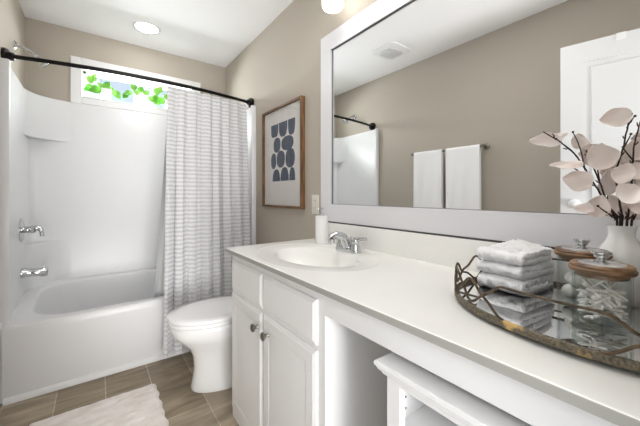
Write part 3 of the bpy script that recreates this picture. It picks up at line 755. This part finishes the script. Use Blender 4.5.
# backsplash; a dark strip paints the shade in the gap above
obj('backsplash', box(B(), XR-0.020, XR, YN, 1.446, CZ-0.002, 0.969, 0.004, 2), M_count, ct)
tag(obj('gap_shade', box(B(), XR-0.017, XR, MY0, MY1, 0.9688, 0.9762), M_dark, ct, smooth=False), 'thin dark strip for the shade in the gap above the backsplash')

# faucet
fx, fy, fz = 0.992, 1.105, CZ-0.005
fc = thing('sink_faucet', 'chrome two-handle faucet at the back of the sink', 'faucet', (fx, fy, fz))
bm = B(); loft(bm, [rrect(fx, fy, 0.026, 0.080, 0.025, fz), rrect(fx, fy, 0.027, 0.081, 0.026, fz+0.008), rrect(fx, fy, 0.023, 0.077, 0.022, fz+0.018), rrect(fx, fy, 0.016, 0.07, 0.015, fz+0.022)]); obj('base', bm, M_chrome, fc)
bm = B(); path = spline([(fx+0.004, fy, fz+0.012), (fx-0.012, fy, fz+0.045), (fx-0.034, fy, fz+0.070), (fx-0.066, fy, fz+0.082), (fx-0.092, fy, fz+0.082), (fx-0.106, fy, fz+0.072)], 7)
tube(bm, path, [0.027-0.010*min(1, i/26) for i in range(len(path))], 16); lathe(bm, [(0.012, 0), (0.012, 0.02)], (fx-0.101, fy, fz+0.048), seg=16); obj('spout', bm, M_chrome, fc)
bm = B(); lathe(bm, [(0.004, 0), (0.004, 0.04), (0.007, 0.043), (0.006, 0.052), (0.001, 0.054)], (fx+0.021, fy, fz+0.02), seg=12); obj('lift_rod', bm, M_chrome, fc)
for s in (-1, 1):
    hy_ = fy+s*0.052
    bm = B(); lathe(bm, [(0.025, 0.014), (0.024, 0.026), (0.017, 0.040), (0.019, 0.050), (0.020, 0.058), (0.014, 0.070), (0.002, 0.074)], (fx, hy_, fz), seg=24)
    tube(bm, spline([(fx, hy_, fz+0.058), (fx+0.008, hy_+s*0.025, fz+0.067), (fx+0.014, hy_+s*0.058, fz+0.070)], 6), [0.011]*6+[0.008]*6+[0.008], 12)
    obj('handle', bm, M_chrome, fc)

# soap dispenser
sx_, sy_ = 1.022, 1.360
sd = thing('soap_dispenser', 'white cylindrical soap dispenser with a chrome pump by the sink', 'soap dispenser', (sx_, sy_, CZ))
bm = B(); lathe(bm, [(0.034, 0), (0.036, 0.002), (0.036, 0.147), (0.034, 0.152), (0.02, 0.154), (0.002, 0.1545)], (sx_, sy_, CZ), seg=36); obj('bottle', bm, M_pot, sd)
bm = B(); lathe(bm, [(0.013, 0.153), (0.013, 0.163), (0.006, 0.166), (0.005, 0.186), (0.009, 0.188), (0.009, 0.198), (0.003, 0.2)], (sx_, sy_, CZ), seg=18)
tube(bm, spline([(sx_, sy_, CZ+0.193), (sx_-0.025, sy_-0.01, CZ+0.194), (sx_-0.036, sy_-0.014, CZ+0.186)], 4), 0.0045, 10); obj('pump', bm, M_chrome, sd)

# ------------------------------------------------------------------ shelf unit in the knee space
un = thing('shelf_unit', 'small white open shelf unit with a moulded top under the counter', 'shelf unit', (0.75, 0.26, 0))
UX, UY0, UY1, UZ = 0.550, 0.02, 0.475, 0.718
bm = B()
box(bm, UX, UX+0.02, UY1-0.036, UY1, 0, UZ); box(bm, UX, UX+0.02, UY0, UY0+0.036, 0, UZ)
box(bm, UX, UX+0.02, UY0+0.036, UY1-0.036, 0.0, 0.06); box(bm, UX, UX+0.02, UY0+0.036, UY1-0.036, UZ-0.025, UZ)
obj('face_frame', bm, M_cab, un, smooth=False)
for y0, y1 in ((UY1-0.018, UY1), (UY0, UY0+0.018)): obj('side_panel', box(B(), UX+0.02, 0.98, y0, y1, 0, UZ), M_cab, un, smooth=False)
obj('back_panel', box(B(), 0.98, 0.988, UY0, UY1, 0, UZ), M_cab, un, smooth=False)
for zz in (0.618, 0.645, 0.672):
    bm = B(); lathe(bm, [(0.0028, 0), (0.0028, 0.0008)], (UX+0.045, UY1-0.0179, zz), M=axis_mat((0, -1, 0)), seg=10)
    tag(obj('pin_hole', bm, M_dark, un), 'small dark shelf pin hole')
for zz in (0.595, 0.33, 0.06): obj('shelf', box(B(), UX+0.012, 0.98, UY0+0.018, UY1-0.018, zz-0.016, zz, 0.001, 1), M_cab, un)
bm = B()
def moul(off, z): return [Vector((UX-off, UY0-off, z)), Vector((0.988, UY0-off, z)), Vector((0.988, UY1+off, z)), Vector((UX-off, UY1+off, z))]
loft(bm, [moul(0.0, UZ-0.012), moul(0.008, UZ-0.010), moul(0.010, UZ-0.002), moul(0.016, UZ), moul(0.018, UZ+0.006), moul(0.022, UZ+0.010), moul(0.022, UZ+0.018), moul(0.019, UZ+0.020)])
obj('moulded_top', bm, M_cab, un, angle=20)
bn = B()
bc = (0.735, 0.235); 
loft(bn, [rrect(*bc, 0.095, 0.115, 0.07, 0.5955), rrect(*bc, 0.115, 0.135, 0.08, 0.61), rrect(*bc, 0.128, 0.148, 0.085, 0.64), rrect(*bc, 0.134, 0.154, 0.088, 0.685), rrect(*bc, 0.130, 0.150, 0.084, 0.685), rrect(*bc, 0.122, 0.142, 0.08, 0.64), rrect(*bc, 0.09, 0.11, 0.06, 0.603)])
tag(obj('storage_bin', bn, M_pot), 'rounded white bin on the upper shelf of the shelf unit', 'bin')

# ------------------------------------------------------------------ tray on the counter
OX, OY, OA, OB = 0.848, 0.165, 0.214, 0.288
def ov(th, z, off=0.0):
    c_, s_ = math.cos(th), math.sin(th)
    if c_ > 0: c_, s_ = c_**(2/3.4), math.copysign(abs(s_)**(2/3.4), s_)     # the back runs straighter, along the wall
    return Vector((OX+(OA+off)*c_, OY+(OB+off)*s_, z))
def oring(off, z, n=96): return [ov(2*PI*i/n, z, off) for i in range(n)]
ty = thing('vanity_tray', 'oval mirrored tray with an aged bronze scrollwork rail', 'tray', (OX, OY, CZ))
TZ = CZ+0.014
obj('base', loft(B(), [oring(-0.024, CZ), oring(-0.024, CZ+0.009)]), M_black, ty)
obj('rim', loft(B(), [oring(-0.02, CZ+0.009), oring(-0.001, CZ+0.009), oring(0.0, CZ+0.011), oring(0.0, CZ+0.022), oring(-0.002, CZ+0.024), oring(-0.005, CZ+0.024), oring(-0.006, CZ+0.022), oring(-0.006, CZ+0.010), oring(-0.02, CZ+0.009)], cap0=True, cap1=True), M_rim, ty)
obj('mirror_plate', loft(B(), [oring(-0.007, CZ+0.0095), oring(-0.007, TZ)]), M_mirror, ty, smooth=False)
TZ += 0.0002
HR = CZ+0.088   # top of the rail
def wire(bm, ctrl, r=0.0026, n=8):
    """ctrl: (angle in degrees, height above the rim 0..1)"""
    P = [ov(math.radians(a_), CZ+0.022+(HR-CZ-0.022)*h_, -0.003) for a_, h_ in ctrl]
    tube(bm, spline(P, n), r, 8)
def rail(a0, a1):
    bm = B(); tube(bm, [ov(math.radians(a0+(a1-a0)*i/30), HR, -0.003) for i in range(31)], 0.0027, 8)
    return obj('rail', bm, M_brass, ty, angle=60)
def scroll(a0, a1, n_):
    # two interlaced waves: one hangs from the rail, the other springs from the rim
    bm = B(); m_ = 16*n_
    def P(i, ph):
        th = a0+(a1-a0)*i/m_; c_ = math.cos(2*PI*i/16+ph); c_ = math.copysign(abs(c_)**1.5, c_)
        lo_, hi_ = (0.14, 1.0) if ph == 0 else (0.0, 0.9)
        return ov(math.radians(th), CZ+0.022+(HR-CZ-0.022)*(lo_+(hi_-lo_)*(0.5+0.5*c_)), -0.003-(0.003 if ph == 0 else 0)*math.sin(2*PI*i/16)**2)
    for ph in (0, PI): tube(bm, spline([P(i, ph) for i in range(m_+1)], 3), 0.0029, 8)
    return obj('scroll', bm, M_brass, ty, angle=60)
rail(160, 189); rail(-42, 42)
scroll(42, 160, 3); scroll(189, 318, 3)

# folded washcloths
def washcloth(cx_, cy_, wx, wy, z, rot, label, seed, th=0.0190, hump=0.0):
    def fn(s, tt):
        r = th*0.52+0.0003; L = wx-r-th/2; tot = 2*L+PI*r; q = s*tot
        if q < L: x, zz = wx/2-q, 0
        elif q < L+PI*r:
            a_ = (q-L)/r; x, zz = -wx/2+r+th/2-r*math.sin(a_), r-r*math.cos(a_)
        else: x, zz = -wx/2+r+th/2+(q-L-PI*r)*0.985, 2*r
        y = (tt-0.5)*wy*(1+0.02*math.sin(seed+s*5))
        up = zz/(2*r)
        zz += up*(0.004*noise.noise(Vector((x*22, y*22, seed)))+hump*math.exp(-((x-0.03)/0.05)**2-((y)/0.035)**2)-0.003*(abs(tt-0.5)*2)**4)
        v_ = Vector((x, y, zz+th/2))
        return v_
    bm = B(); sheet(bm, fn, 130, 64, th)
    # rounded fluffy surface
    for v_ in bm.verts:
        n_ = noise.noise(v_.co*70+Vector((seed*7, 0, 0)))*0.0036+noise.noise(v_.co*170+Vector((seed*7, 0, 0)))*0.0026+noise.noise(v_.co*420+Vector((seed*7, 3, 0)))*0.0012
        v_.co += Vector((n_*0.8, n_*0.8, n_ if v_.co.z > 0.004 else 0))
    es = [e for e in bm.edges if e.is_manifold and e.calc_face_angle(0) > 1.2]
    bmesh.ops.bevel(bm, geom=es, offset=0.004, segments=2, affect='EDGES', profile=0.5)
    Mx = Matrix.Translation((cx_, cy_, z)) @ Matrix.Rotation(rot, 4, 'Z')
    bmesh.ops.transform(bm, matrix=Mx, verts=bm.verts)
    return tag(obj('folded_washcloth', bm, M_terry, angle=180), label, 'washcloth', 'folded washcloths stacked on the tray')
wz = TZ+0.001
washcloth(0.936, 0.350, 0.166, 0.116, wz, -0.10, 'folded white washcloth at the bottom of the stack on the tray', 1)
washcloth(0.938, 0.351, 0.168, 0.118, wz+0.0415, -0.14, 'folded white washcloth in the middle of the stack on the tray', 2, th=0.0158)
washcloth(0.935, 0.351, 0.166, 0.116, wz+0.0760, -0.08, 'folded white washcloth on top of the stack on the tray', 3, th=0.0165, hump=0.016)

# glass jars
def jar(x, y, r, hgt, label):
    j = thing('glass_jar', label, 'jar', (x, y, TZ), 'lidded jars on the tray')
    bm = B(); tw = 0.003
    lathe(bm, [(r-0.006, 0.0), (r-0.001, 0.002), (r, 0.006), (r, hgt-0.003), (r-0.001, hgt), (r-tw, hgt), (r-tw, 0.014), (r-0.010, 0.009), (0.002, 0.008)], (x, y, TZ), seg=48); obj('jar_body', bm, M_glass, j)
    bm = B(); z = hgt
    lathe(bm, [(r-0.006, z-0.008), (r-0.0045, z-0.008), (r-0.0045, z+0.0005), (r+0.004, z+0.001), (r+0.006, z+0.004), (r+0.006, z+0.008), (r+0.0035, z+0.010), (r+0.004, z+0.014), (r+0.001, z+0.017), (r-0.007, z+0.017), (r-0.008, z+0.0155), (0.004, z+0.0155)], (x, y, TZ), seg=48)
    lid = obj('lid', bm, M_lidwood, j, angle=30)
    bm = B(); lathe(bm, [(r-0.0082, z+0.0156), (r-0.0085, z+0.0175), (0.003, z+0.018)], (x, y, TZ), seg=48); tag(obj('inlay', bm, add_noise(mat('marble_inlay', lin(206, 204, 204), 0.2), 18, lin(120, 116, 122), lin(224, 222, 220), detail=6), lid), 'veined grey stone inlay')
    bm = B(); lathe(bm, [(0.012, z+0.0175), (0.012, z+0.020), (0.007, z+0.023), (0.008, z+0.027), (0.012, z+0.030), (0.012, z+0.033), (0.016, z+0.037), (0.016, z+0.040), (0.013, z+0.041), (0.003, z+0.042)], (x, y, TZ), seg=24); tag(obj('knob', bm, M_chrome, lid), 'silver flared knob')
    return j
J1 = (0.806, 0.147); J2 = (0.928, 0.204); JR = 0.048
jar(*J1, JR-0.003, 0.105, 'glass jar of cotton swabs with a wood lid, nearer the tray rail')
jar(*J2, JR-0.001, 0.112, 'glass jar of cotton balls with a wood lid, behind the swab jar')
rnd = random.Random(5)
for k in range(34):
    zl = TZ+0.0125+0.0016*k
    ang = rnd.uniform(-0.9, 0.9)+rnd.choice((0, 0, PI*0.5)); off = rnd.uniform(-0.017, 0.017); Ls = 0.5*min(0.072, 2*math.sqrt(max(1e-4, (JR-0.011)**2-off**2)))
    dirv = Vector((math.cos(ang), math.sin(ang), 0)); side = Vector((-dirv.y, dirv.x, 0)); tilt = rnd.uniform(-0.024, 0.024)*(0.3+k/34)
    cpt = Vector((J1[0], J1[1], zl+0.002))+side*off
    p0, p1 = cpt-dirv*Ls+Vector((0, 0, max(-tilt, 0)*2)), cpt+dirv*Ls+Vector((0, 0, max(tilt, 0)*2))
    bm = B(); ax = (p1-p0); n_ = 16
    pts = [p0+ax*i/n_ for i in range(n_+1)]
    tube(bm, pts, [(0.0020, 0.0031, 0.0033, 0.0025)[i] if i < 4 else ((0.0020, 0.0031, 0.0033, 0.0025)[n_-i] if n_-i < 4 else 0.0014) for i in range(n_+1)], 7)
    tag(obj('cotton_swab', bm, M_cotton), 'white cotton swab heaped in the front glass jar', 'cotton swab', 'cotton swabs in the front jar')
balls = [(0.022, 0), (-0.011, 0.019), (-0.011, -0.019), (0.008, 0.018), (-0.022, 0.002), (0.012, -0.018), (0.0, 0.0)]
for k, (dx, dy) in enumerate(balls):
    bm = B(); zb = TZ+0.026 if k < 3 else (TZ+0.054 if k < 6 else TZ+0.08)
    sph(bm, (J2[0]+dx, J2[1]+dy, zb), 0.0165, 18, 12)
    for v_ in bm.verts: v_.co += (v_.co-Vector((J2[0]+dx, J2[1]+dy, zb))).normalized()*0.0022*noise.noise(v_.co*160)
    tag(obj('cotton_ball', bm, M_cotton), 'white cotton ball heaped in the rear glass jar', 'cotton ball', 'cotton balls in the rear jar')

# vase with blush branches
VAx, VAy = 1.010, 0.148
vs_ = thing('flower_vase', 'white ceramic vase holding the blush flower branches', 'vase', (VAx, VAy, TZ))
bm = B(); lathe(bm, [(0.034, 0), (0.037, 0.003), (0.046, 0.04), (0.049, 0.075), (0.047, 0.105), (0.040, 0.128), (0.029, 0.146), (0.024, 0.160), (0.024, 0.172), (0.027, 0.184), (0.0255, 0.185), (0.021, 0.172), (0.021, 0.160), (0.026, 0.145), (0.036, 0.127), (0.043, 0.105), (0.045, 0.075), (0.03, 0.01)], (VAx, VAy, TZ), seg=40); obj('vase_body', bm, M_porc, vs_)

YAW = math.radians(36.6)
FW = Vector((math.sin(YAW), math.cos(YAW), 0)); RT = Vector((math.cos(YAW), -math.sin(YAW), 0))
def U(u, v_, dep):
    dep *= 1.025   # room position on the sight line measured from the photograph, at its own distance
    return Vector((0, 0, CH))+FW*dep+RT*dep*(u-320)/301+Vector((0, 0, -dep*(v_-194.5)/301))
def petal(ctr, tip, face, L, W, cup=0.42):
    ph = ctr.x*900
    d1 = tip.normalized(); d2 = d1.cross(face).normalized(); nn = d2.cross(d1).normalized()
    bm = B()
    def fn(s, tt):
        q = (tt-0.5)*2
        wd_ = W*0.5*(math.sin(PI*(0.04+0.95*s)**0.8))**0.7*(1+0.05*math.sin(9*s+ph+2*q))
        z = cup*(W*0.5*(q*q)*(wd_/(W*0.5))+L*0.45*(s-0.5)**2*1.2)+0.0022*math.sin(6*s+3*q+ph)
        return ctr+d1*(s-0.5)*L+d2*q*wd_+nn*z
    sheet(bm, fn, 16, 12, 0.0012)
    return bm
neck = Vector((VAx, VAy, TZ+0.172))
def branch(label, path, twigs, petals, r0=0.0027):
    b_ = thing('flower_branch', label, 'branch', (VAx, VAy, TZ+0.03), 'blush flower branches in the vase')
    ex = path[0]
    pts = [Vector((VAx, VAy, TZ+0.012))+ (ex-neck)*0.15]+[neck+(ex-neck)*0.9]+path
    sp = spline(pts, 6); n_ = len(sp)
    sp = [p+Vector((noise.noise(p*60), noise.noise(p*60+Vector((5, 0, 0))), 0))*0.0016 for p in sp]
    bm = B(); tube(bm, sp, [r0*(1-0.5*i/n_) for i in range(n_)], 7)
    for tw in twigs:
        tube(bm, spline(tw, 4), [0.0018-0.0008*i/(4*(len(tw)-1)) for i in range(4*(len(tw)-1)+1)], 6); sph(bm, tw[-1], 0.0028, 8, 6)
    for i in range(8, n_-2, 5):
        d_ = (sp[i+1]-sp[i]).normalized(); sd_ = d_.cross(FW)*(1 if i % 2 else -1)
        tube(bm, [sp[i], sp[i]+d_*0.004+sd_*0.005, sp[i]+d_*0.010+sd_*0.0075], [0.0016, 0.0015, 0.0008], 6)
    obj('stem', bm, M_twig, b_)
    for (u, v_, dep, wu, hv, rot, tx, ty_) in petals:
        k = dep/301
        f_ = -(U(u, v_, dep)-Vector((0, 0, CH))).normalized()     # towards the room side
        rgt = Vector((0, 0, 1)).cross(f_).normalized(); up_ = f_.cross(rgt)
        a_ = math.radians(rot); tip = rgt*math.cos(a_)+up_*math.sin(a_)
        f2 = (f_+rgt*tx+up_*ty_).normalized()
        st_ = 1.0/math.sqrt(1+((u-320)/301)**2*0.6)
        obj('petal', petal(U(u, v_, dep), tip-f2*tip.dot(f2), f2, max(wu, hv)*k*0.83*(1.08 if abs(math.sin(a_)) > .7 else st_*1.12), min(wu, hv)*k*0.98), M_petal, b_, angle=60)
D0 = 0.715
branch('longest blush branch leaning left of the vase over the washcloths', [U(620, 219, .70), U(606, 203, .70), U(593, 182, .71), U(577, 157, .71), U(560, 142, .71), U(543, 132, .71)],
       [[U(590, 178, .71), U(577, 170, .70), U(570, 166, .70)], [U(577, 157, .71), U(571, 150, .71), U(556, 139, .71)], [U(585, 170, .71), U(580, 148, .72), U(573, 132, .72)]],
       [(545, 141, .73, 34, 15, 178, .2, .35), (558, 137, .745, 20, 9, 20, 0, .7), (566, 166, .69, 34, 11, 176, 0, .9), (577, 181, .69, 31, 22, 165, .1, .2), (578, 141, .74, 15, 17, 95, .4, 0)])
branch('blush branch rising behind the large round petal', [U(616, 220, .71), U(606, 200, .71), U(599, 180, .72), U(592, 163, .73), U(586, 150, .73)],
       [[U(600, 184, .72), U(598, 172, .72), U(597, 166, .71)]],
       [(603, 157, .70, 34, 27, 15, .15, .05), (588, 154, .735, 20, 26, 100, .6, .1), (608, 182, .72, 17, 30, 80, .3, -.1), (597, 206, .70, 20, 26, 65, .3, .1)])
branch('tall blush branch with a single petal at its top', [U(622, 219, .70), U(618, 190, .70), U(616, 172, .70), U(623, 148, .675), U(627, 130, .655), U(632, 113, .64)],
       [[U(623, 149, .675), U(628, 140, .67), U(631, 134, .665)], [U(627, 128, .652), U(630, 122, .645), U(635, 116, .64)]],
       [(615, 118, .645, 32, 20, 185, .1, .2), (623, 174, .68, 25, 22, 150, -.2, .3), (612, 172, .73, 24, 26, 100, .4, .2)])
branch('blush branch at the right of the vase reaching up past its petals', [U(628, 219, .69), U(631, 190, .69), U(633, 160, .69), U(636, 138, .69), U(642, 116, .69)],
       [[U(633, 160, .69), U(626, 152, .69), U(623, 147, .69)]],
       [(631, 194, .66, 28, 24, 30, -.1, .3), (636, 149, .71, 20, 26, 80, .2, .1), (640, 172, .68, 24, 20, 10, 0, .4), (615, 206, .72, 24, 26, 110, .2, .2)])
branch('short low blush branch spreading right of the vase', [U(633, 220, .68), U(642, 203, .67), U(653, 186, .67)],
       [[U(612, 216, .69), U(603, 210, .68), U(598, 206, .68)]],
       [(642, 206, .66, 26, 22, 40, 0, .3), (652, 182, .67, 28, 22, 60, 0, .2), (583, 209, .69, 22, 12, 165, .1, .6), (630, 212, .70, 20, 20, 90, .1, .2)])
